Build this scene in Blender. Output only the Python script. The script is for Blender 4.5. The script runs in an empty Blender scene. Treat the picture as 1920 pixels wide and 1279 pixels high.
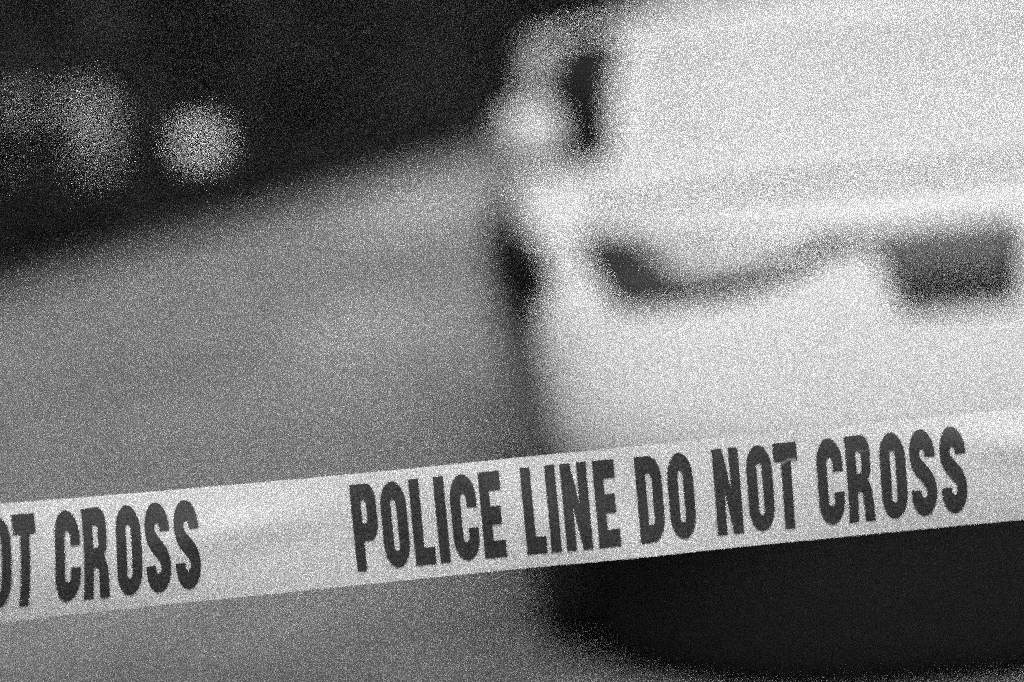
import bpy, bmesh, math, random
from mathutils import Vector, Matrix
from mathutils.bvhtree import BVHTree

random.seed(7)
S = bpy.context.scene
C = S.collection
R = math.radians

# ------------------------------------------------------------------ camera
FPX = 3500.0                       # focal length in pixels of the 1920 px wide photograph
ROLL, PITCH, CAM_H = R(5.0), R(6.8), 1.24
cam_d = bpy.data.cameras.new('camera')
cam = bpy.data.objects.new('camera', cam_d)
C.objects.link(cam)
S.camera = cam
cam_d.sensor_width = 36.0
cam_d.lens = 36.0 * FPX / 1920.0
cam_d.clip_start, cam_d.clip_end = 0.05, 3000.0
cam.matrix_world = (Matrix.Translation((0, 0, CAM_H)) @ Matrix.Rotation(math.pi / 2 - PITCH, 4, 'X')
                    @ Matrix.Rotation(-ROLL, 4, 'Z'))
cam_d.dof.use_dof = True
cam_d.dof.focus_distance = 1.235
cam_d.dof.aperture_fstop = cam_d.lens / 44.0
cam_d.dof.aperture_blades = 0

# ------------------------------------------------------------------ light
SUN_EL, SUN_AZ = R(52), R(172)     # azimuth clockwise from +Y: behind the camera
w = bpy.data.worlds.new('World')
S.world = w
w.use_nodes = True
nt = w.node_tree
nt.nodes.clear()
sky = nt.nodes.new('ShaderNodeTexSky')
sky.sky_type = 'NISHITA'
sky.sun_disc = False
sky.sun_elevation, sky.sun_rotation = SUN_EL, SUN_AZ
sky.dust_density = 4.0
bw = nt.nodes.new('ShaderNodeRGBToBW')   # a black and white photograph: the sky's light without its blue
bg = nt.nodes.new('ShaderNodeBackground')
bg.inputs['Strength'].default_value = 0.15
wo = nt.nodes.new('ShaderNodeOutputWorld')
nt.links.new(sky.outputs[0], bw.inputs[0])
nt.links.new(bw.outputs[0], bg.inputs['Color'])
nt.links.new(bg.outputs[0], wo.inputs['Surface'])
sd = bpy.data.lights.new('sun', 'SUN')
sd.energy, sd.angle, sd.color = 1.5, R(24), (1, 1, 1)
so = bpy.data.objects.new('sun', sd)
C.objects.link(so)
sdir = Vector((math.sin(SUN_AZ) * math.cos(SUN_EL), math.cos(SUN_AZ) * math.cos(SUN_EL), math.sin(SUN_EL)))
so.rotation_euler = sdir.to_track_quat('Z', 'Y').to_euler()

S.view_settings.view_transform = 'Standard'
S.view_settings.look = 'None'
S.view_settings.exposure = 0.05
S.view_settings.gamma = 1.0
# film grain: few light samples and no denoiser leave the render's own grain in the picture
S.cycles.use_denoising = False
S.cycles.use_adaptive_sampling = False
S.cycles.use_sample_subset = True
S.cycles.sample_subset_length = 6
S.cycles.max_bounces = 6


# ------------------------------------------------------------------ helpers
def ray(px, py):
    v = Vector(((px - 960) / FPX, -(py - 640) / FPX, -1.0))
    return (cam.matrix_world.to_3x3() @ v)          # unit depth along the view axis

def at(px, py, depth):
    return cam.matrix_world.translation + ray(px, py) * depth

def ground_at(px, py, z=0.0):
    d = ray(px, py)
    o = cam.matrix_world.translation
    return o + d * ((z - o.z) / d.z)

def mat(name, base, rough=0.6, spec=0.5, var=0.0, scale=8.0, coat=0.0, bump=0.0, metal=0.0, detail=6.0):
    m = bpy.data.materials.new(name)
    m.use_nodes = True
    n = m.node_tree
    b = n.nodes['Principled BSDF']
    b.inputs['Base Color'].default_value = (base, base, base, 1)
    b.inputs['Roughness'].default_value = rough
    b.inputs['Specular IOR Level'].default_value = spec
    b.inputs['Metallic'].default_value = metal
    b.inputs['Coat Weight'].default_value = coat
    b.inputs['Coat Roughness'].default_value = 0.08
    tc = n.nodes.new('ShaderNodeTexCoord')
    nz = n.nodes.new('ShaderNodeTexNoise')
    nz.inputs['Scale'].default_value = scale
    nz.inputs['Detail'].default_value = detail
    n.links.new(tc.outputs['Object'], nz.inputs['Vector'])
    rp = n.nodes.new('ShaderNodeMapRange')
    rp.inputs['From Min'].default_value, rp.inputs['From Max'].default_value = 0.25, 0.75
    rp.inputs['To Min'].default_value = base * (1 - var)
    rp.inputs['To Max'].default_value = base * (1 + var)
    n.links.new(nz.outputs['Fac'], rp.inputs['Value'])
    n.links.new(rp.outputs[0], b.inputs['Base Color'])
    if bump:
        bp = n.nodes.new('ShaderNodeBump')
        bp.inputs['Strength'].default_value = bump
        bp.inputs['Distance'].default_value = 0.01
        n.links.new(nz.outputs['Fac'], bp.inputs['Height'])
        n.links.new(bp.outputs[0], b.inputs['Normal'])
    return m

def obj(name, bm, mats, parent=None, smooth=True, recalc=True):
    me = bpy.data.meshes.new(name)
    if recalc:
        bmesh.ops.recalc_face_normals(bm, faces=bm.faces)
    bm.to_mesh(me)
    bm.free()
    if not isinstance(mats, (list, tuple)):
        mats = [mats]
    for m in mats:
        me.materials.append(m)
    for p in me.polygons:
        p.use_smooth = smooth
    o = bpy.data.objects.new(name, me)
    C.objects.link(o)
    if parent:
        o.parent = parent
    return o

def tag(o, label, cat, group=None):
    o['label'] = label
    o['category'] = cat
    if group:
        o['group'] = group
    return o

def thing(name, label, cat, loc=(0, 0, 0), rz=0, group=None):
    o = bpy.data.objects.new(name, None)
    C.objects.link(o)
    o.location = loc
    o.rotation_euler = (0, 0, rz)
    return tag(o, label, cat, group)

def add_box(bm, c, s, bevel=0.0):
    r = bmesh.ops.create_cube(bm, size=1.0, matrix=Matrix.Translation(c) @ Matrix.Diagonal((s[0], s[1], s[2], 1)))
    if bevel:
        es = list({e for v in r['verts'] for e in v.link_edges})
        bmesh.ops.bevel(bm, geom=es, offset=bevel, segments=3, affect='EDGES', profile=0.5)

def add_tube(bm, pts, rads, seg=10):
    rings = []
    for i, (p, r) in enumerate(zip(pts, rads)):
        p = Vector(p)
        a = Vector(pts[max(i - 1, 0)])
        b = Vector(pts[min(i + 1, len(pts) - 1)])
        q = (b - a).to_track_quat('Z', 'Y')
        rings.append([bm.verts.new(p + q @ Vector((r * math.cos(t * 2 * math.pi / seg), r * math.sin(t * 2 * math.pi / seg), 0)))
                      for t in range(seg)])
    for a, b in zip(rings, rings[1:]):
        for k in range(seg):
            bm.faces.new((a[k], a[(k + 1) % seg], b[(k + 1) % seg], b[k]))
    bm.faces.new(rings[0][::-1])
    bm.faces.new(rings[-1])

def lathe(bm, prof, seg, origin, axis='X'):
    """prof: list of (radius, offset along axis)"""
    o = Vector(origin)
    rings = []
    for r, t in prof:
        ring = []
        for k in range(seg):
            a = 2 * math.pi * k / seg
            ring.append(bm.verts.new(o + Vector((t, r * math.cos(a), r * math.sin(a)))))
        rings.append(ring)
    for a, b in zip(rings, rings[1:]):
        for k in range(seg):
            bm.faces.new((a[k], a[(k + 1) % seg], b[(k + 1) % seg], b[k]))
    bm.faces.new(rings[0][::-1])
    bm.faces.new(rings[-1])

def interp(x, xs, ys):
    if x <= xs[0]:
        return ys[0]
    for i in range(len(xs) - 1):
        if x <= xs[i + 1]:
            t = (x - xs[i]) / (xs[i + 1] - xs[i])
            return ys[i] + (ys[i + 1] - ys[i]) * t
    return ys[-1]

def fill_poly(loops):
    """flat triangulated mesh (x, y, 0) of outlines with holes"""
    cu = bpy.data.curves.new('outline', 'CURVE')
    cu.dimensions = '2D'
    cu.fill_mode = 'BOTH'
    for lp in loops:
        sp = cu.splines.new('POLY')
        sp.points.add(len(lp) - 1)
        for p, q in zip(sp.points, lp):
            p.co = (q[0], q[1], 0, 1)
        sp.use_cyclic_u = True
    o = bpy.data.objects.new('outline', cu)
    C.objects.link(o)
    dg = bpy.context.evaluated_depsgraph_get()
    me = bpy.data.meshes.new_from_object(o.evaluated_get(dg))
    bm = bmesh.new()
    bm.from_mesh(me)
    bpy.data.objects.remove(o)
    bpy.data.curves.remove(cu)
    bpy.data.meshes.remove(me)
    return bm

def grid_cut(bm, step, axis, lo, hi):
    t = lo
    n = Vector((1, 0, 0)) if axis == 0 else Vector((0, 1, 0))
    while t < hi:
        bmesh.ops.bisect_plane(bm, geom=bm.verts[:] + bm.edges[:] + bm.faces[:], plane_co=n * t, plane_no=n, dist=1e-6)
        t += step


# ------------------------------------------------------------------ materials
M = {
    'white_paint': mat('white_car_paint', 0.65, 0.6, 0.12, 0.03, 3.0, coat=0.0),
    'black_side': mat('black_car_side', 0.012, 0.3, 0.5, 0.2, 4.0, coat=0.4),
    'black_plastic': mat('black_plastic', 0.011, 0.85, 0.06, 1.0, 220.0, detail=2.0),
    'rubber': mat('tyre_rubber', 0.018, 0.85, 0.2, 0.3, 40.0),
    'rim': mat('rim_alloy', 0.35, 0.35, 0.5, 0.1, 20.0, metal=0.7),
    'screen': mat('windscreen_sky_glare', 0.80, 0.15, 0.6, 0.05, 2.0, coat=0.3, metal=0.35),  # bright sky reflection put into the pale base colour of the glass
    'side_glass': mat('side_window_glass', 0.012, 0.3, 0.08, 0.1, 3.0),
    'lamp_black': mat('headlamp_housing', 0.02, 0.3, 0.3, 0.2, 20.0),
    'lamp_glass': mat('headlamp_reflector', 0.30, 0.25, 0.6, 0.3, 25.0),
    'mirror': mat('mirror_housing', 0.5, 0.5, 0.4, 0.05, 9.0),
    'grille': mat('grille_mesh', 0.10, 0.8, 0.2, 0.2, 20.0),
    'seal': mat('grey_rubber_seal', 0.22, 0.8, 0.2, 0.1, 20.0),
    'slat': mat('grille_slat', 0.32, 0.5, 0.4, 0.1, 9.0),
    'asphalt': None, 'tape': None, 'ink': None,
    'leaf': mat('dark_foliage', 0.046, 0.75, 0.15, 0.6, 3.0),
    'hedge': mat('hedge_foliage', 0.022, 0.8, 0.12, 0.6, 3.0),
    'bark': mat('dark_bark', 0.05, 0.9, 0.2, 0.5, 9.0, bump=0.5),
    'blossom': mat('pale_blossom', 0.62, 0.8, 0.2, 0.2, 5.0),
    'grass': mat('verge_grass', 0.03, 0.9, 0.1, 0.5, 6.0),
    'kerb': mat('kerb_stone', 0.10, 0.85, 0.2, 0.3, 12.0, bump=0.3),
    'van_paint': mat('van_white_paint', 0.62, 0.35, 0.5, 0.03, 3.0, coat=0.5),
}

def asphalt_mat():
    m = bpy.data.materials.new('asphalt')
    m.use_nodes = True
    n, L = m.node_tree, m.node_tree.links
    b = n.nodes['Principled BSDF']
    b.inputs['Roughness'].default_value = 0.8
    b.inputs['Specular IOR Level'].default_value = 0.3
    tc = n.nodes.new('ShaderNodeTexCoord')
    def noise(scale, det):
        x = n.nodes.new('ShaderNodeTexNoise')
        x.inputs['Scale'].default_value = scale
        x.inputs['Detail'].default_value = det
        L.new(tc.outputs['Object'], x.inputs['Vector'])
        return x
    big, mid, fine = noise(0.3, 4), noise(2.2, 5), noise(160, 3)
    def rng(src, a, c):
        r = n.nodes.new('ShaderNodeMapRange')
        r.inputs['From Min'].default_value, r.inputs['From Max'].default_value = 0.3, 0.7
        r.inputs['To Min'].default_value, r.inputs['To Max'].default_value = a, c
        L.new(src.outputs['Fac'], r.inputs['Value'])
        return r
    def mul(a, c):
        x = n.nodes.new('ShaderNodeMath')
        x.operation = 'MULTIPLY'
        L.new(a.outputs[0], x.inputs[0])
        L.new(c.outputs[0], x.inputs[1])
        return x
    def tone_spot(px, py, rx, ry, gain):  # soft ellipse that scales the asphalt tone by gain
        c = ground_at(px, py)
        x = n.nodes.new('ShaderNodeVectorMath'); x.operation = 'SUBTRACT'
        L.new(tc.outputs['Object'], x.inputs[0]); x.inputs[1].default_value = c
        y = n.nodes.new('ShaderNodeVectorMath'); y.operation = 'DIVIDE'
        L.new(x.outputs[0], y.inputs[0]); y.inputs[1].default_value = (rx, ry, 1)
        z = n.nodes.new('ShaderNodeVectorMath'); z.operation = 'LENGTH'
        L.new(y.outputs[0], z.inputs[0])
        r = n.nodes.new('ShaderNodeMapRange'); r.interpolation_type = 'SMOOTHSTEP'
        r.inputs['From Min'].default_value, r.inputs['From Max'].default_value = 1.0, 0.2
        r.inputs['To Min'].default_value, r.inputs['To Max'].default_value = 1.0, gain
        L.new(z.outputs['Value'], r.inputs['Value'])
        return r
    tone_spots = mul(mul(mul(tone_spot(800, 372, 1.7, 16, 1.9), tone_spot(690, 620, 0.75, 4.0, 1.4)), tone_spot(120, 760, 1.0, 2.5, 0.82)), tone_spot(430, 1290, 1.5, 0.75, 0.66))
    v = mul(tone_spots, mul(mul(rng(big, 0.16, 0.27), rng(mid, 0.75, 1.25)), rng(fine, 0.15, 1.85)))
    L.new(v.outputs[0], b.inputs['Base Color'])
    bp = n.nodes.new('ShaderNodeBump')
    bp.inputs['Strength'].default_value = 0.5
    bp.inputs['Distance'].default_value = 0.004
    L.new(fine.outputs['Fac'], bp.inputs['Height'])
    L.new(bp.outputs[0], b.inputs['Normal'])
    return m
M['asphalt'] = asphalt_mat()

def tape_mat(name, base, var, transl, rough):
    m = mat(name, base, rough, 0.4, var, 60.0 if var < 0.5 else 700.0)
    n = m.node_tree
    b = n.nodes['Principled BSDF']
    out = n.nodes['Material Output']
    tr = n.nodes.new('ShaderNodeBsdfTranslucent')
    tr.inputs['Color'].default_value = (base, base, base, 1)
    mx = n.nodes.new('ShaderNodeMixShader')
    mx.inputs[0].default_value = transl
    n.links.new(b.outputs[0], mx.inputs[1])
    n.links.new(tr.outputs[0], mx.inputs[2])
    n.links.new(mx.outputs[0], out.inputs['Surface'])
    return m
M['tape'] = tape_mat('tape_plastic', 0.64, 0.03, 0.25, 0.32)
M['ink'] = tape_mat('tape_ink', 0.028, 0.9, 0.03, 0.40)

# ------------------------------------------------------------------ ground, road, kerb
bm = bmesh.new()
bmesh.ops.create_grid(bm, x_segments=4, y_segments=4, size=900)
g = obj('ground', bm, M['grass'], smooth=False)
g['kind'] = 'structure'
g.location.z = -0.008

E0, E1 = ground_at(0, 556), ground_at(740, 330)
E0.z = E1.z = 0
ED = (E1 - E0).normalized()                    # direction of the far road edge
EN = Vector((-ED.y, ED.x, 0))                  # away from the road
if EN.y < 0:
    EN = -EN
def edge(t, off=0.0, z=0.0):
    return E0 + ED * t + EN * off + Vector((0, 0, z))
bm = bmesh.new()
bm.faces.new([bm.verts.new(p) for p in (edge(-120), edge(-120, -160), edge(260, -160), edge(260))])
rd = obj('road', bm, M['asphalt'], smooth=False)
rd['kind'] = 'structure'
bm = bmesh.new()
ln = 200
a = [edge(-60, 0.0, -0.01), edge(-60, 0.0, 0.10), edge(-60, 0.02, 0.12), edge(-60, 0.15, 0.12), edge(-60, 0.15, -0.01)]
va = [bm.verts.new(p) for p in a]
vb = [bm.verts.new(p + ED * ln) for p in a]
for i in range(4):
    bm.faces.new((va[i], va[i + 1], vb[i + 1], vb[i]))
kb = obj('kerb', bm, M['kerb'], smooth=False)
kb['kind'] = 'structure'

# ------------------------------------------------------------------ hedge and trees at the far side
def leaves(bm, centre, radii, count, size, shell=0.55):
    c = Vector(centre)
    for _ in range(count):
        while True:
            v = Vector((random.uniform(-1, 1), random.uniform(-1, 1), random.uniform(-1, 1)))
            if 1e-3 < v.length < 1:
                break
        v = v.normalized() * (shell + (1 - shell) * v.length) if random.random() < 0.75 else v
        p = c + Vector((v.x * radii[0], v.y * radii[1], v.z * radii[2]))
        s = size * random.uniform(0.6, 1.3)
        q = Vector((random.gauss(0, 1), random.gauss(0, 1), random.gauss(0, 1) + 0.6)).to_track_quat('Z', 'Y')
        a = random.uniform(0, 6.28)
        pts = [(-0.5, 0), (0, 0.32), (0.5, 0), (0, -0.32)]
        bm.faces.new([bm.verts.new(p + q @ Vector(((x * math.cos(a) - y * math.sin(a)) * s,
                                                    (x * math.sin(a) + y * math.cos(a)) * s,
                                                    0.06 * s if k % 2 else 0))) for k, (x, y) in enumerate(pts)])

bm = bmesh.new()
t = -30.0
while t < 150:
    hgt = 0.95 + 0.12 * math.sin(t * 0.7) + random.uniform(-0.1, 0.1)
    c = edge(t, 0.95, hgt * 0.5)
    leaves(bm, c, (0.95, 0.75, hgt * 0.56), 170, 0.26, 0.6)
    t += 0.8
hd = obj('hedge', bm, M['hedge'], smooth=False, recalc=False)
tag(hd, 'low dark clipped hedge running along the far edge of the road', 'hedge')

def tree_meshes(kind, seed):
    random.seed(seed)
    tb, cb = bmesh.new(), bmesh.new()
    if kind == 'birch':
        H, r0, lo = 10.0, 0.27, 2.9
    else:
        H, r0, lo = 10.5 + random.uniform(-1, 1.5), 0.24, 0.5
    pts, rad = [], []
    for i in range(8):
        f = i / 7
        pts.append(Vector((0.25 * math.sin(f * 3 + seed), 0.2 * math.sin(f * 2.3 + 2 * seed) , f * H * 0.9)))
        rad.append(r0 * (1 - 0.85 * f) + (0.1 if i == 0 else 0))
    add_tube(tb, pts, rad, 10)
    n = 34 if kind != 'birch' else 24
    for k in range(n):
        f = (k + random.random()) / n
        z = lo + (H - lo) * f
        wmax = (2.9 * (1 - f) ** 0.7 + 0.5) if kind != 'birch' else 2.6 * math.sin(math.pi * min(1, 0.25 + 0.72 * f))
        a = k * 2.399 + random.uniform(-0.4, 0.4)
        d = wmax * random.uniform(0.45, 0.85)
        base = Vector((interp(z, [p.z for p in pts], [p.x for p in pts]), interp(z, [p.z for p in pts], [p.y for p in pts]), z))
        tip = base + Vector((math.cos(a) * d, math.sin(a) * d, 0.1 * d))
        add_tube(tb, [base - Vector((0, 0, 0.4)), (base + tip) / 2 - Vector((0, 0, 0.1)), tip], [0.05, 0.035, 0.012], 5)
        leaves(cb, tip, (0.95 + 0.5 * (1 - f), 0.95 + 0.5 * (1 - f), 0.7 + 0.4 * (1 - f)), 150 if kind != 'birch' else 110, 0.42, 0.35)
    tm = bpy.data.meshes.new('trunk')
    tb.to_mesh(tm); tb.free()
    cm = bpy.data.meshes.new('crown')
    cb.to_mesh(cm); cb.free()
    tm.materials.append(M['bark'])
    cm.materials.append(M['leaf'])
    for p in tm.polygons:
        p.use_smooth = True
    return tm, cm

def plant_tree(meshes, loc, rz, sc, label, cat, name, group=None):
    root = thing(name, label, cat, loc, rz, group)
    root.scale = (sc, sc, sc)
    for nm, me in zip(('trunk', 'crown'), meshes):
        o = bpy.data.objects.new(nm, me)
        C.objects.link(o)
        o.parent = root
    return root

VAR = [tree_meshes('dark', s) for s in (3, 11, 23)]
random.seed(21)
k = 0
t = -9.0
van_dir = ray(372, 272).xy.normalized()
def clear(p, r):      # keeps the view to the far van open
    q = p.xy
    return q.dot(van_dir) > 92 or abs(q.x * van_dir.y - q.y * van_dir.x) > r
while t < 190:
    off = 4.6 + random.uniform(-0.4, 1.0)
    p = edge(t, off)
    if not clear(p, 4.6):
        t += 1.5
        continue
    plant_tree(VAR[k % 3], p, random.uniform(0, 6.28), random.uniform(0.9, 1.15),
               'dark dense tree standing in the black tree row behind the hedge', 'tree', 'dark_tree', 'row of dark trees behind the hedge')
    t += 3.3 + 0.02 * max(t, 0)
    k += 1
# a far wood closes the gaps
bm = bmesh.new()
for i in range(150):
    c = edge(-25 + i * 2.6, 17 + random.uniform(0, 6), random.uniform(3.0, 5.0))
    if not clear(c, 4.6):
        continue
    leaves(bm, c, (3.2, 3.2, random.uniform(5, 6.5)), 260, 0.9, 0.5)
for i in range(80):
    q = van_dir * random.uniform(106, 120)
    c = Vector((q.x + (i % 20 - 10) * 2.6, q.y + (i % 20 - 10) * -0.3, random.uniform(2.5, 13.0)))
    leaves(bm, c, (3.2, 3.2, 5.0), 380, 0.9, 0.5)
wd = obj('far_wood', bm, M['leaf'], smooth=False, recalc=False)
wd['kind'] = 'stuff'
wd['label'] = 'dark mass of far woodland closing the view behind the tree row'
wd['category'] = 'woodland'

# pale blossoming shrubs in front of the dark trees
def shrub(px, lab, blobs):
    d = ray(px, 300)
    dd = Vector((d.x, d.y, 0))
    p = dd * ((E0 + EN * 2.3).dot(EN) / dd.dot(EN))
    root = thing('blossom_shrub', lab, 'shrub', p, 0, 'pale shrubs behind the hedge')
    tb, cb = bmesh.new(), bmesh.new()
    for x, z, rx, rz, n in blobs:
        add_tube(tb, [(0, 0, 0), (x * .4, 0.05, z * .5), (x, 0, z)], [.05, .035, .012], 7)
        leaves(cb, (x, 0, z), (rx, rx, rz), n, 0.13, 0.3)
    obj('stem', tb, M['bark'], root)
    obj('foliage', cb, M['blossom'], root, smooth=False, recalc=False)
shrub(166, 'tall pale blossoming shrub left of the bright white van', [(.02, 1.72, .42, .5, 2200), (.08, 1.05, .36, .6, 1100), (-.25, 1.9, .3, .3, 420)])
shrub(10, 'smaller dimmer pale shrub cut by the left edge of the photo', [(.1, 1.95, .5, .16, 330), (-.1, 1.2, .3, .3, 240)])

# ------------------------------------------------------------------ far white van
def make_van(loc, rz):
    v = thing('parked_van', 'white van facing us in front of the dark trees, a pale blurred spot', 'van', loc, rz)
    bm = bmesh.new()      # side profile (y back, z up) carried across the width
    prof = [(0.0, 0.35), (0.0, 0.85), (0.12, 1.02), (0.75, 1.15), (1.35, 1.92), (1.7, 2.02), (4.6, 2.02), (4.75, 1.9), (4.8, 0.4), (4.6, 0.3)]
    ls = []
    for x, ins in ((-0.93, 0.06), (-0.88, 0.0), (0.88, 0.0), (0.93, 0.06)):
        ls.append([bm.verts.new((x, y + (ins if y < 2 else -ins), z - (ins if z > 1 else 0))) for y, z in prof])
    for a, b in zip(ls, ls[1:]):
        for i in range(len(prof)):
            j = (i + 1) % len(prof)
            bm.faces.new((a[i], a[j], b[j], b[i]))
    bm.faces.new(ls[0]); bm.faces.new(ls[-1][::-1])
    obj('body', bm, M['van_paint'], v, smooth=False)
    bm = bmesh.new()
    n = Vector((0, -0.77, 0.6)).normalized() * 0.012
    bm.faces.new([bm.verts.new(Vector(p) + n) for p in ((-0.8, 0.82, 1.235), (0.8, 0.82, 1.235), (0.72, 1.3, 1.858), (-0.72, 1.3, 1.858))])
    obj('windscreen', bm, M['screen'], v)
    bm = bmesh.new(); add_box(bm, (0, -0.004, 0.68), (0.9, 0.02, 0.16), 0.008); obj('grille', bm, M['black_plastic'], v)
    bm = bmesh.new(); add_box(bm, (0, -0.02, 0.42), (1.7, 0.06, 0.16), 0.02); obj('bumper', bm, M['van_paint'], v)
    for sx in (-1, 1):
        bm = bmesh.new(); add_box(bm, (sx * 0.68, -0.002, 0.78), (0.3, 0.03, 0.16), 0.012); obj('headlight', bm, M['lamp_glass'], v)
        bm = bmesh.new(); add_box(bm, (sx * 1.06, 1.05, 1.3), (0.16, 0.1, 0.26), 0.03); add_box(bm, (sx * 0.95, 1.07, 1.2), (0.14, 0.04, 0.04)); obj('side_mirror', bm, M['black_plastic'], v)
        for y in (0.85, 3.9):
            bm = bmesh.new(); lathe(bm, [(0.2, -0.1), (0.31, -0.1), (0.33, -0.06), (0.33, 0.06), (0.31, 0.1), (0.2, 0.1)], 24, (sx * 0.86, y, 0.33)); wt = obj('wheel', bm, M['rubber'], v)
            bm = bmesh.new(); lathe(bm, [(0.19, -0.02), (0.19, 0.105), (0.12, 0.09)], 20, (sx * 0.86 if sx > 0 else sx * 0.86 - 0.09, y, 0.33)); obj('rim', bm, M['rim'], wt)
    return v
vp = at(372, 264, 86.0)
make_van((vp.x, vp.y, 0.0), 0.12)

# ------------------------------------------------------------------ the car
CAR = thing('parked_car', 'white car with black sides standing nose towards us behind the tape', 'car', (1.0, 3.5, 0), R(-0.4))
YS = [0, .015, .05, .12, .26, .5, .8, 1.1, 1.6, 3.2, 4.0, 4.4, 4.6, 4.72]
WS = [.70, .81, .895, .955, .99, 1.03, 1.055, 1.055, 1.03, 1.02, .99, .94, .86, .7]
ZT = [.925, .965, .992, 1.012, 1.035, 1.06, 1.09, 1.115, 1.11, 1.10, 1.09, 1.07, 1.03, .92]
ZB = [.62, .55, .49, .435, .395, .38, .36, .35, .33, .33, .34, .38, .44, .52]
NSEC = 56
def sect(y):
    w_, zt, zb = interp(y, YS, WS), interp(y, YS, ZT), interp(y, YS, ZB)
    zc, hz = (zt + zb) / 2, (zt - zb) / 2
    pts = []
    for k in range(NSEC):
        a = 2 * math.pi * (k + 0.5) / NSEC
        ca, sa = math.cos(a), math.sin(a)
        n = interp(y, [0.2, 0.6], [4.2, 7.0]) if sa > 0 else interp(y, [0.05, 0.2], [4.0, 5.6])
        x = w_ * math.copysign(abs(ca) ** (2 / n), ca)
        z = zc + hz * math.copysign(abs(sa) ** (2 / n), sa)
        if z < zc:
            x *= 1 - interp(y, [0.3, 0.6], [0.085, 0.035]) * ((zc - z) / hz) ** 1.3
        pts.append((x, y, z))
    return pts
ylist = [0, .006, .015, .03, .05, .08, .12, .18, .26, .34, .42, .5, .6, .7, .8, .9, 1.0, 1.1, 1.25, 1.4, 1.6, 2.0, 2.4, 2.8, 3.2, 3.6, 3.8, 4.0, 4.2, 4.4, 4.5, 4.6, 4.66, 4.72]
bm = bmesh.new()
rings = [[bm.verts.new(p) for p in sect(y)] for y in ylist]
for a, b in zip(rings, rings[1:]):
    for k in range(NSEC):
        bm.faces.new((a[k], a[(k + 1) % NSEC], b[(k + 1) % NSEC], b[k]))
bm.faces.new(rings[0][::-1]); bm.faces.new(rings[-1])
bmesh.ops.recalc_face_normals(bm, faces=bm.faces)
bm.faces.ensure_lookup_table()
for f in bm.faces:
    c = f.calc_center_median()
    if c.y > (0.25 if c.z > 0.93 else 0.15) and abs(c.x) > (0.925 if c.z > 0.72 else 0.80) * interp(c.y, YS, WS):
        f.material_index = 1  # outer faces of the sides take the black material
BVH = BVHTree.FromBMesh(bm)
body = obj('body', bm, [M['white_paint'], M['black_side']], CAR)
# wheel arches cut from the body
cb = bmesh.new()
for sx in (-1, 1):
    for y in (0.92, 3.75):
        lathe(cb, [(0.42, -0.26), (0.42, 0.30)], 32, (sx * 0.90, y, 0.36))
cut = obj('cutter', cb, M['black_plastic'])
md = body.modifiers.new('arch', 'BOOLEAN')
md.operation, md.solver = 'DIFFERENCE', 'EXACT'
cut.parent = CAR
md.object = cut
dg = bpy.context.evaluated_depsgraph_get()
nm = bpy.data.meshes.new_from_object(body.evaluated_get(dg))
body.modifiers.clear()
body.data = nm
bpy.data.objects.remove(cut)

def drop(x, z, out, direction=Vector((0, 1, 0))):
    if abs(direction.y) > 0.5:
        h = BVH.ray_cast(Vector((x, -1, z)), direction)
    else:
        h = BVH.ray_cast(Vector((x, z, 3.0)), direction)      # from above: z is y here
    if h[0] is None:
        return None
    return h[0] + h[1] * out

def patch(name, poly, m, parent, out, mirror=False, step=0.02, thick=0.012, top=False):
    """a panel with this outline, laid on the body (from the front, or from above)"""
    bm = fill_poly([poly])
    xs = [p[0] for p in poly]; ys = [p[1] for p in poly]
    grid_cut(bm, step, 0, min(xs) + step / 2, max(xs))
    grid_cut(bm, step, 1, min(ys) + step / 2, max(ys))
    for v in bm.verts:
        if top:
            q = drop(v.co.x, v.co.y, out, Vector((0, 0, -1)))
        else:
            q = drop(v.co.x, v.co.y, out)
        v.co = q if q is not None else Vector((v.co.x, 0.3, v.co.y))
    r = bmesh.ops.solidify(bm, geom=bm.faces[:], thickness=thick)
    if mirror:
        for v in bm.verts:
            v.co.x = -v.co.x
    return obj(name, bm, m, parent)

lamp_o = [(-.855, .992), (-.83, .93), (-.795, .876), (-.69, .876), (-.55, .886), (-.445, .92), (-.37, .944), (-.312, .948), (-.312, .966), (-.42, .974), (-.5, .978), (-.7, .988)]
lamp_i = [(-.755, .982), (-.675, .912), (-.62, .910), (-.55, .908), (-.45, .936), (-.38, .954), (-.45, .967), (-.55, .974)]
grl = [(-.312, .966), (-.020, .968), (-.040, .826), (-.258, .824)]
for mir in (False, True):
    h = patch('headlight', lamp_o, M['lamp_black'], CAR, 0.004, mir)
    patch('reflector', lamp_i, M['lamp_glass'], h, 0.014, mir, thick=0.006)
    g_ = patch('grille', grl, M['grille'], CAR, 0.004, mir)
    for i in range(1, 7):
        x0 = -.290 + i * .0335
        sl = patch('slat', [(x0, .932), (x0 + .009, .932), (x0 + .009, .838), (x0, .838)], M['slat'], g_, 0.016, mir, thick=0.01)
# bonnet with its shut line
patch('bonnet_seal', [(-.80, .352), (.80, .352), (.80, .43), (-.80, .43)], M['seal'], CAR, 0.010, step=0.05, thick=0.006, top=True)
patch('bonnet', [(-.80, .375), (.80, .375), (.78, .8), (.74, 1.06), (0, 1.0), (-.74, 1.06), (-.78, .8)], M['white_paint'], CAR, 0.021, step=0.06, thick=0.010, top=True)
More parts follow.
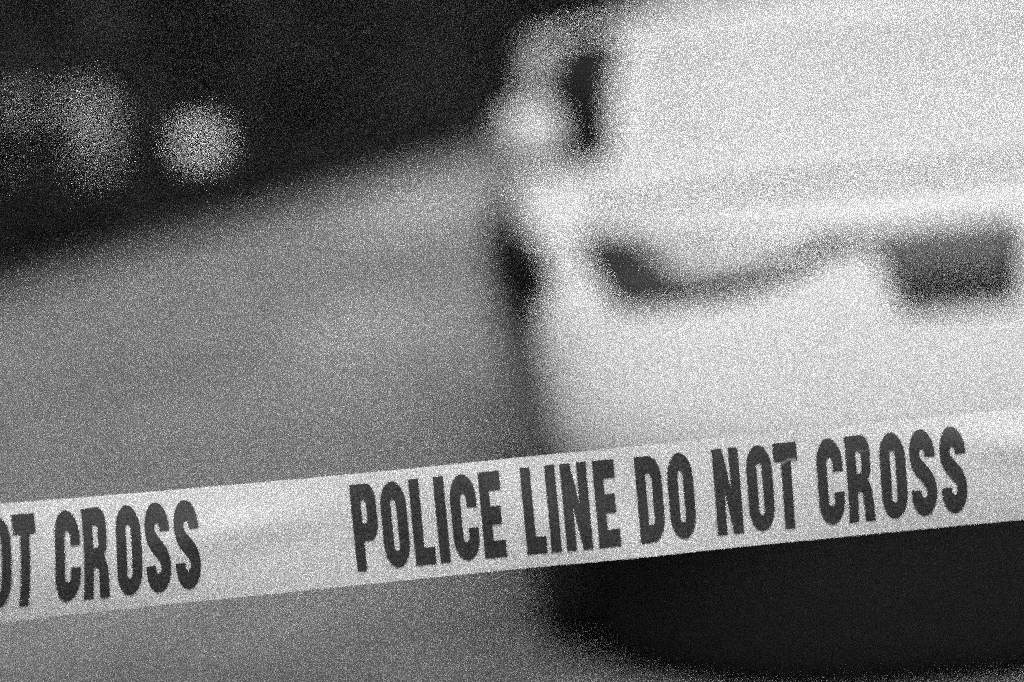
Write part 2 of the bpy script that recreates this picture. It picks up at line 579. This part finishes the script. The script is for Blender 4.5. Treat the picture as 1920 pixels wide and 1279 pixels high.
# black lower valance and underbody
bm = bmesh.new()
prev = None
for z, inset in ((.46, .08), (.395, .0), (.30, -.005), (.10, .0), (.035, .03)):
    ring = []
    for i in range(41):
        f = -1 + 2 * i / 40
        x = f * (.855 - inset * .6)
        y = 0.15 + inset + 0.36 * abs(f) ** 4
        ring.append(bm.verts.new((x, y, z)))
    ring += [bm.verts.new((.87 - inset * .6, 0.60, z)), bm.verts.new((-.87 + inset * .6, 0.56, z))]
    if prev:
        for i in range(len(ring)):
            j = (i + 1) % len(ring)
            bm.faces.new((prev[i], prev[j], ring[j], ring[i]))
    else:
        bm.faces.new(ring)
    prev = ring
bm.faces.new(prev[::-1])
obj('lower_valance', bm, M['black_plastic'], CAR)
bm = bmesh.new(); add_box(bm, (0, 2.4, .27), (1.3, 3.8, .18), .03); obj('underbody', bm, M['black_plastic'], CAR)
for sx in (-1, 1):
    bm = bmesh.new(); add_box(bm, (sx * .90, 2.33, .31), (.14, 1.9, .16), .03); obj('side_sill', bm, M['black_plastic'], CAR)

# cabin: white shell, then panes set on it
base = [(0, 1.0), (-.45, 1.07), (-.715, 1.25), (-.885, 1.70), (-.93, 2.25), (-.93, 3.1), (-.88, 3.9), (-.62, 4.22), (0, 4.35)]
topr = [(0, 1.80), (-.40, 1.84), (-.585, 1.97), (-.76, 2.12), (-.87, 2.45), (-.88, 3.05), (-.79, 3.55), (-.5, 3.75), (0, 3.83)]
def ring_pts(lst, z, dz):
    full = lst + [(-x, y) for x, y in lst[-2:0:-1]]
    return [Vector((x, y, z - dz * (abs(x) / .7) ** 2)) for x, y in full]
LEV = [(0.0, 1.02, .0), (0.04, 1.075, .0), (0.5, 1.30, .0), (0.95, 1.478, .004), (1.0, 1.496, .008)]
levels = []
for f, z, dz in LEV:
    a, b = ring_pts(base, 0, 0), ring_pts(topr, 0, 0)
    lv = []
    for p, q in zip(a, b):
        bow = math.sin(f * math.pi) * 0.03
        x = p.x + (q.x - p.x) * f
        y = p.y + (q.y - p.y) * f
        x *= 1 + bow
        lv.append(Vector((x, y, z - dz * (abs(x) / .7) ** 2)))
    levels.append(lv)
n = len(levels[0])
def cab_pt(i, f):
    fs = [l[0] for l in LEV]
    for k in range(len(fs) - 1):
        if f <= fs[k + 1]:
            t = (f - fs[k]) / (fs[k + 1] - fs[k])
            break
    i0 = int(math.floor(i)); u = i - i0
    def P(j, kk): return levels[kk][j % n]
    a = P(i0, k) * (1 - u) + P(i0 + 1, k) * u
    b = P(i0, k + 1) * (1 - u) + P(i0 + 1, k + 1) * u
    return a * (1 - t) + b * t
bm = bmesh.new()
FS = [0, .02, .04, .1, .2, .3, .4, .5, .6, .7, .8, .88, .95, .975, 1.0]
SUB = 6
rv = [[bm.verts.new(cab_pt(i / SUB, f)) for i in range(n * SUB)] for f in FS]
for sc_, z_ in ((.93, 1.512), (.78, 1.528), (.4, 1.535)):
    rv.append([bm.verts.new((v.co.x * sc_, 2.8 + (v.co.y - 2.8) * sc_, z_ - .03 * (abs(v.co.x * sc_) / .7) ** 2)) for v in rv[len(FS) - 1]])
for a, b in zip(rv, rv[1:]):
    for i in range(n * SUB):
        j = (i + 1) % (n * SUB)
        bm.faces.new((a[i], a[j], b[j], b[i]))
bm.faces.new(rv[-1])
cab = obj('cabin', bm, M['white_paint'], CAR, smooth=True)
def pane(name, i0, i1, f0, f1, m, n_i=12, cut0=(0, 0), cut1=(0, 0)):
    """glass between ring positions i0..i1 and heights f0..f1; cut: how far the bottom/top end is drawn in"""
    bm = bmesh.new()
    rows = []
    cen = Vector((0, 2.6, 1.1))
    for r in range(7):
        f = f0 + (f1 - f0) * r / 6
        t = r / 6
        a = i0 + cut0[0] * (1 - t) + cut0[1] * t
        b = i1 - cut1[0] * (1 - t) - cut1[1] * t
        rows.append([cab_pt(a + (b - a) * c / n_i, f) for c in range(n_i + 1)])
    vs = []
    for r in range(7):
        row = []
        for c in range(n_i + 1):
            p = rows[r][c]
            du = rows[r][min(c + 1, n_i)] - rows[r][max(c - 1, 0)]
            dv = rows[min(r + 1, 6)][c] - rows[max(r - 1, 0)][c]
            nn = du.cross(dv).normalized()
            if nn.dot(p - cen) < 0:
                nn = -nn
            row.append(bm.verts.new(p + nn * 0.012))
        vs.append(row)
    for r in range(6):
        for c in range(n_i):
            bm.faces.new((vs[r][c], vs[r][c + 1], vs[r + 1][c + 1], vs[r + 1][c]))
    return obj(name, bm, m, CAR)
pane('windscreen', -1.72, 1.72, .12, .86, M['screen'], 24)
for s in (1, -1):
    def sp(a, b, **k):
        return pane('side_window', a if s > 0 else n - b, b if s > 0 else n - a, .04, .88, M['side_glass'], 10)
    sp(2.03, 3.05)
    sp(4.15, 5.6)
pane('rear_window', 7.25, n - 7.25, .15, .88, M['side_glass'], 20)
# door mirrors
for sx in (-1, 1):
    bm = bmesh.new()
    bmesh.ops.create_uvsphere(bm, u_segments=20, v_segments=14, radius=1.0)
    for v in bm.verts:
        c = v.co
        v.co = Vector((math.copysign(abs(c.x) ** .7, c.x) * .092, (c.y * .075 if c.y < 0 else c.y * .03), math.copysign(abs(c.z) ** .75, c.z) * .078))
        v.co += Vector((sx * .915, 1.34, 1.195))
    mr = obj('door_mirror', bm, M['mirror'], CAR)
    bm = bmesh.new(); add_tube(bm, [(sx * .86, 1.36, 1.15), (sx * .80, 1.42, 1.09)], [.03, .035], 8); obj('mirror_arm', bm, M['black_plastic'], mr)
# wheels
for sx in (-1, 1):
    for y in (0.92, 3.75):
        bm = bmesh.new()
        lathe(bm, [(.22, -.11), (.33, -.11), (.355, -.08), (.36, 0), (.355, .08), (.33, .11), (.22, .11)], 36, (sx * .885, y, .36))
        ty = obj('wheel', bm, M['rubber'], CAR)
        bm = bmesh.new()
        xo = sx * .885 + sx * .085
        for k in range(5):
            a = k * 2 * math.pi / 5
            add_tube(bm, [(xo, y + .03 * math.cos(a), .36 + .03 * math.sin(a)), (xo + sx * .012, y + .22 * math.cos(a), .36 + .22 * math.sin(a))], [.035, .022], 8)
        lathe(bm, [(.225, -.012), (.235, 0), (.225, .012)], 36, (xo + sx * .006, y, .36))
        obj('rim', bm, M['rim'], ty)

# ------------------------------------------------------------------ the barrier tape
TAPE_W = 0.076
KX = [-2600, -1200, -300, 0, 100, 240, 380, 520, 900, 1920, 3200, 4600]
KD = [0.83, 0.96, 1.115, 1.180, 1.201, 1.224, 1.241, 1.249, 1.254, 1.262, 1.272, 1.283]
def smooth_depth(x):
    return sum(interp(x + k * 30, KX, KD) for k in range(-3, 4)) / 7
CL, CS = [], []                                     # centre line and its arc length
for i in range(1441):
    x = -2600 + i * 5.0
    CL.append(at(x, 1060 - 187 * x / 1920, smooth_depth(x)))
    CS.append(0.0 if i == 0 else CS[-1] + (CL[-1] - CL[-2]).length)
SZ = CS[520]                                        # arc length at the photo's left edge
CS = [c - SZ for c in CS]
PL = CL[520].copy()
TLEN = CS[520 + 384]
PXM = (CS[520 + 360] - CS[520 + 120]) / (1200 * math.hypot(1, 187 / 1920))
def arc_at(px):
    i = (px + 2600) / 5.0
    k = int(i)
    return CS[k] + (CS[k + 1] - CS[k]) * (i - k)
import bisect
def centre(s):
    k = min(max(bisect.bisect_right(CS, s) - 1, 1), len(CS) - 3)
    u = (s - CS[k]) / (CS[k + 1] - CS[k])
    p = CL[k].lerp(CL[k + 1], u)
    d = (CL[k + 2] - CL[k - 1]).normalized()
    nn = Vector((d.y, -d.x, 0)).normalized()        # horizontal, towards the camera
    return p, d, nn, d.cross(nn) * (-1 if d.cross(nn).z < 0 else 1)

def ripple(s, t):
    """displacement towards the camera; s along the tape in m, t across in -1..1"""
    d = 0.0016 * math.sin(s * 9.0 + 0.6) + 0.0008 * math.sin(s * 23.0 + 1.9 * t)
    a = 0.0046 + 0.0030 * math.sin(s * 6.3 + 2.2)
    d -= a * (t + 0.1) ** 2                                         # bows across its width
    d += 0.0038 * math.exp(-((s - 0.165) / 0.055) ** 2) * math.exp(-((t - 0.25 - 2.5 * (s - 0.165)) / 0.33) ** 2)
    d += 0.0050 * math.exp(-((s - 0.70) / 0.06) ** 2) * math.exp(-((t - 0.35 + 4 * (s - 0.7)) / 0.35) ** 2)
    d += 0.0012 * math.sin(s * 41 + 3 * t) * math.exp(-((s - 0.40) / 0.10) ** 2)
    return d
def tape_pt(s, t, lift=0.0):
    p, d, nn, up = centre(s)
    return p + up * (t * TAPE_W / 2) + nn * (ripple(s, t) + lift)

TAPE = thing('barrier_tape', 'pale plastic tape stretched across the foreground with black police line wording', 'tape', PL)
INV = Matrix.Translation(-PL)
bm = bmesh.new()
NS, NT = 900, 16
s0, s1 = CS[2], CS[-4]
gv = [[bm.verts.new(INV @ tape_pt(s0 + (s1 - s0) * i / NS, -1 + 2 * j / NT)) for j in range(NT + 1)] for i in range(NS + 1)]
for i in range(NS):
    for j in range(NT):
        bm.faces.new((gv[i][j], gv[i + 1][j], gv[i + 1][j + 1], gv[i][j + 1]))
band = obj('band', bm, M['tape'], TAPE)

# lettering: drawn on a 48 x 84 cell with an 18 stroke, then stretched to double height
def arc(cx, cy, r, a0, a1, n=14):
    return [(cx + r * math.cos(R(a0 + (a1 - a0) * i / n)), cy + r * math.sin(R(a0 + (a1 - a0) * i / n))) for i in range(n + 1)]
def stroke(path, wd):
    L_, R_ = [], []
    for i, p in enumerate(path):
        a, b = path[max(i - 1, 0)], path[min(i + 1, len(path) - 1)]
        dx, dy = b[0] - a[0], b[1] - a[1]
        l = math.hypot(dx, dy)
        nx, ny = -dy / l * wd / 2, dx / l * wd / 2
        L_.append((p[0] + nx, p[1] + ny)); R_.append((p[0] - nx, p[1] - ny))
    return [L_ + R_[::-1]]
def bez(p0, p1, p2, p3, n=18):
    o = []
    for i in range(n + 1):
        t = i / n; m = 1 - t
        o.append(tuple(m ** 3 * a + 3 * m * m * t * b + 3 * m * t * t * c + t ** 3 * d for a, b, c, d in zip(p0, p1, p2, p3)))
    return o
G = {
    'O': (48, [arc(24, 60, 24, 0, 180) + arc(24, 24, 24, 180, 360), arc(24, 62, 5.1, 0, 180) + arc(24, 21, 5.1, 180, 360)]),
    'D': (48, [[(0, 0), (0, 84)] + arc(24, 60, 24, 90, 0) + arc(24, 24, 24, 0, -90), [(18, 17), (18, 67)] + arc(23.5, 61, 6, 90, 0) + arc(23.5, 23, 6, 0, -90)]),
    'C': (47, stroke([(38.5, 52)] + arc(23.5, 60, 15, 0, 180) + arc(23.5, 24, 15, 180, 360) + [(38.5, 32)], 18.4)),
    'S': (46, stroke([(37.5, 58)] + arc(23, 60.5, 14.5, 0, 180) + bez((8.5, 60), (8.5, 44), (37.5, 42), (37.5, 24))[1:] + arc(23, 23.5, 14.5, 0, -180)[1:] + [(8.5, 26)], 18.6)),
    'P': (46, [[(0, 0), (0, 84)] + arc(30, 68, 16, 90, 0) + arc(30, 45, 16, 0, -90) + [(18, 29), (18, 0)], [(18, 68), (18, 47)] + arc(24, 50, 4, -90, 0, 6) + arc(24, 65, 4, 0, 90, 6)]),
    'R': (48, [[(0, 0), (0, 84)] + arc(30, 69, 15.5, 90, 0) + arc(30, 54, 14.5, 0, -50) + [(38, 40), (41, 38), (44, 33), (46, 24), (49, 0), (31, 0), (28, 26), (26, 30), (18, 30), (18, 0)],
               [(18, 69), (18, 48)] + arc(24, 52, 4, -90, 0, 6) + arc(24, 65, 4, 0, 90, 6)]),
    'L': (38, [[(0, 0), (0, 84), (18.5, 84), (18.5, 17), (38, 17), (38, 0)]]),
    'I': (19, [[(0, 0), (0, 84), (19, 84), (19, 0)]]),
    'N': (49, [[(0, 0), (0, 84), (19, 84), (31, 42), (31, 84), (49, 84), (49, 0), (31, 0), (18, 44), (18, 0)]]),
    'E': (41, [[(0, 0), (0, 84), (40, 84), (40, 66), (18, 66), (18, 51), (37, 51), (37, 33), (18, 33), (18, 17), (41, 17), (41, 0)]]),
    'T': (44, [[(13, 0), (13, 66), (0, 66), (0, 84), (44, 84), (44, 66), (31, 66), (31, 0)]]),
}
WORDS = [('POLICE', [0, 54, 110, 156, 185, 240]), ('LINE', [319, 365, 394, 455]), ('DO', [534, 593]),
         ('NOT', [680, 742, 795]), ('CROSS', [875, 930, 993, 1050, 1107])]
# text start along the tape: photo pixel of the foot of the first P
start = arc_at(676 - 13)
_p, _d, _n, _u = centre(start)
t_foot = (at(676, 1074, 1.2515) - _p).dot(_u) / (TAPE_W / 2)
LET_H = 165.0
PERIOD = 1443.0
for rep in (-2, -1, 0, 1):
    for wd, offs in WORDS:
        sq = 0.95 if rep == -1 else 1.0               # this repeat is printed a little tighter
        bm = bmesh.new()
        for ch, off in zip(wd, offs):
            gw, loops = G[ch]
            if wd == 'LINE' and ch == 'L' or wd == 'POLICE' and ch == 'L':
                pass
            lb = fill_poly([[(off + x, y) for x, y in lp] for lp in loops])
            mm = bpy.data.meshes.new('tmp')
            lb.to_mesh(mm); lb.free()
            bm.from_mesh(mm)
            bpy.data.meshes.remove(mm)
        grid_cut(bm, 11, 0, offs[0] - 2, offs[-1] + 60)
        grid_cut(bm, 9, 1, -2, 90)
        for v in bm.verts:
            s = start + (1155 - (1155 - v.co.x) * sq + (3 if rep == -1 else 0) + rep * PERIOD) * PXM
            t = t_foot + v.co.y / 84 * LET_H * PXM / (TAPE_W / 2)
            v.co = INV @ tape_pt(s, t, 0.0009)
        obj('printed_word', bm, M['ink'], TAPE, recalc=False)
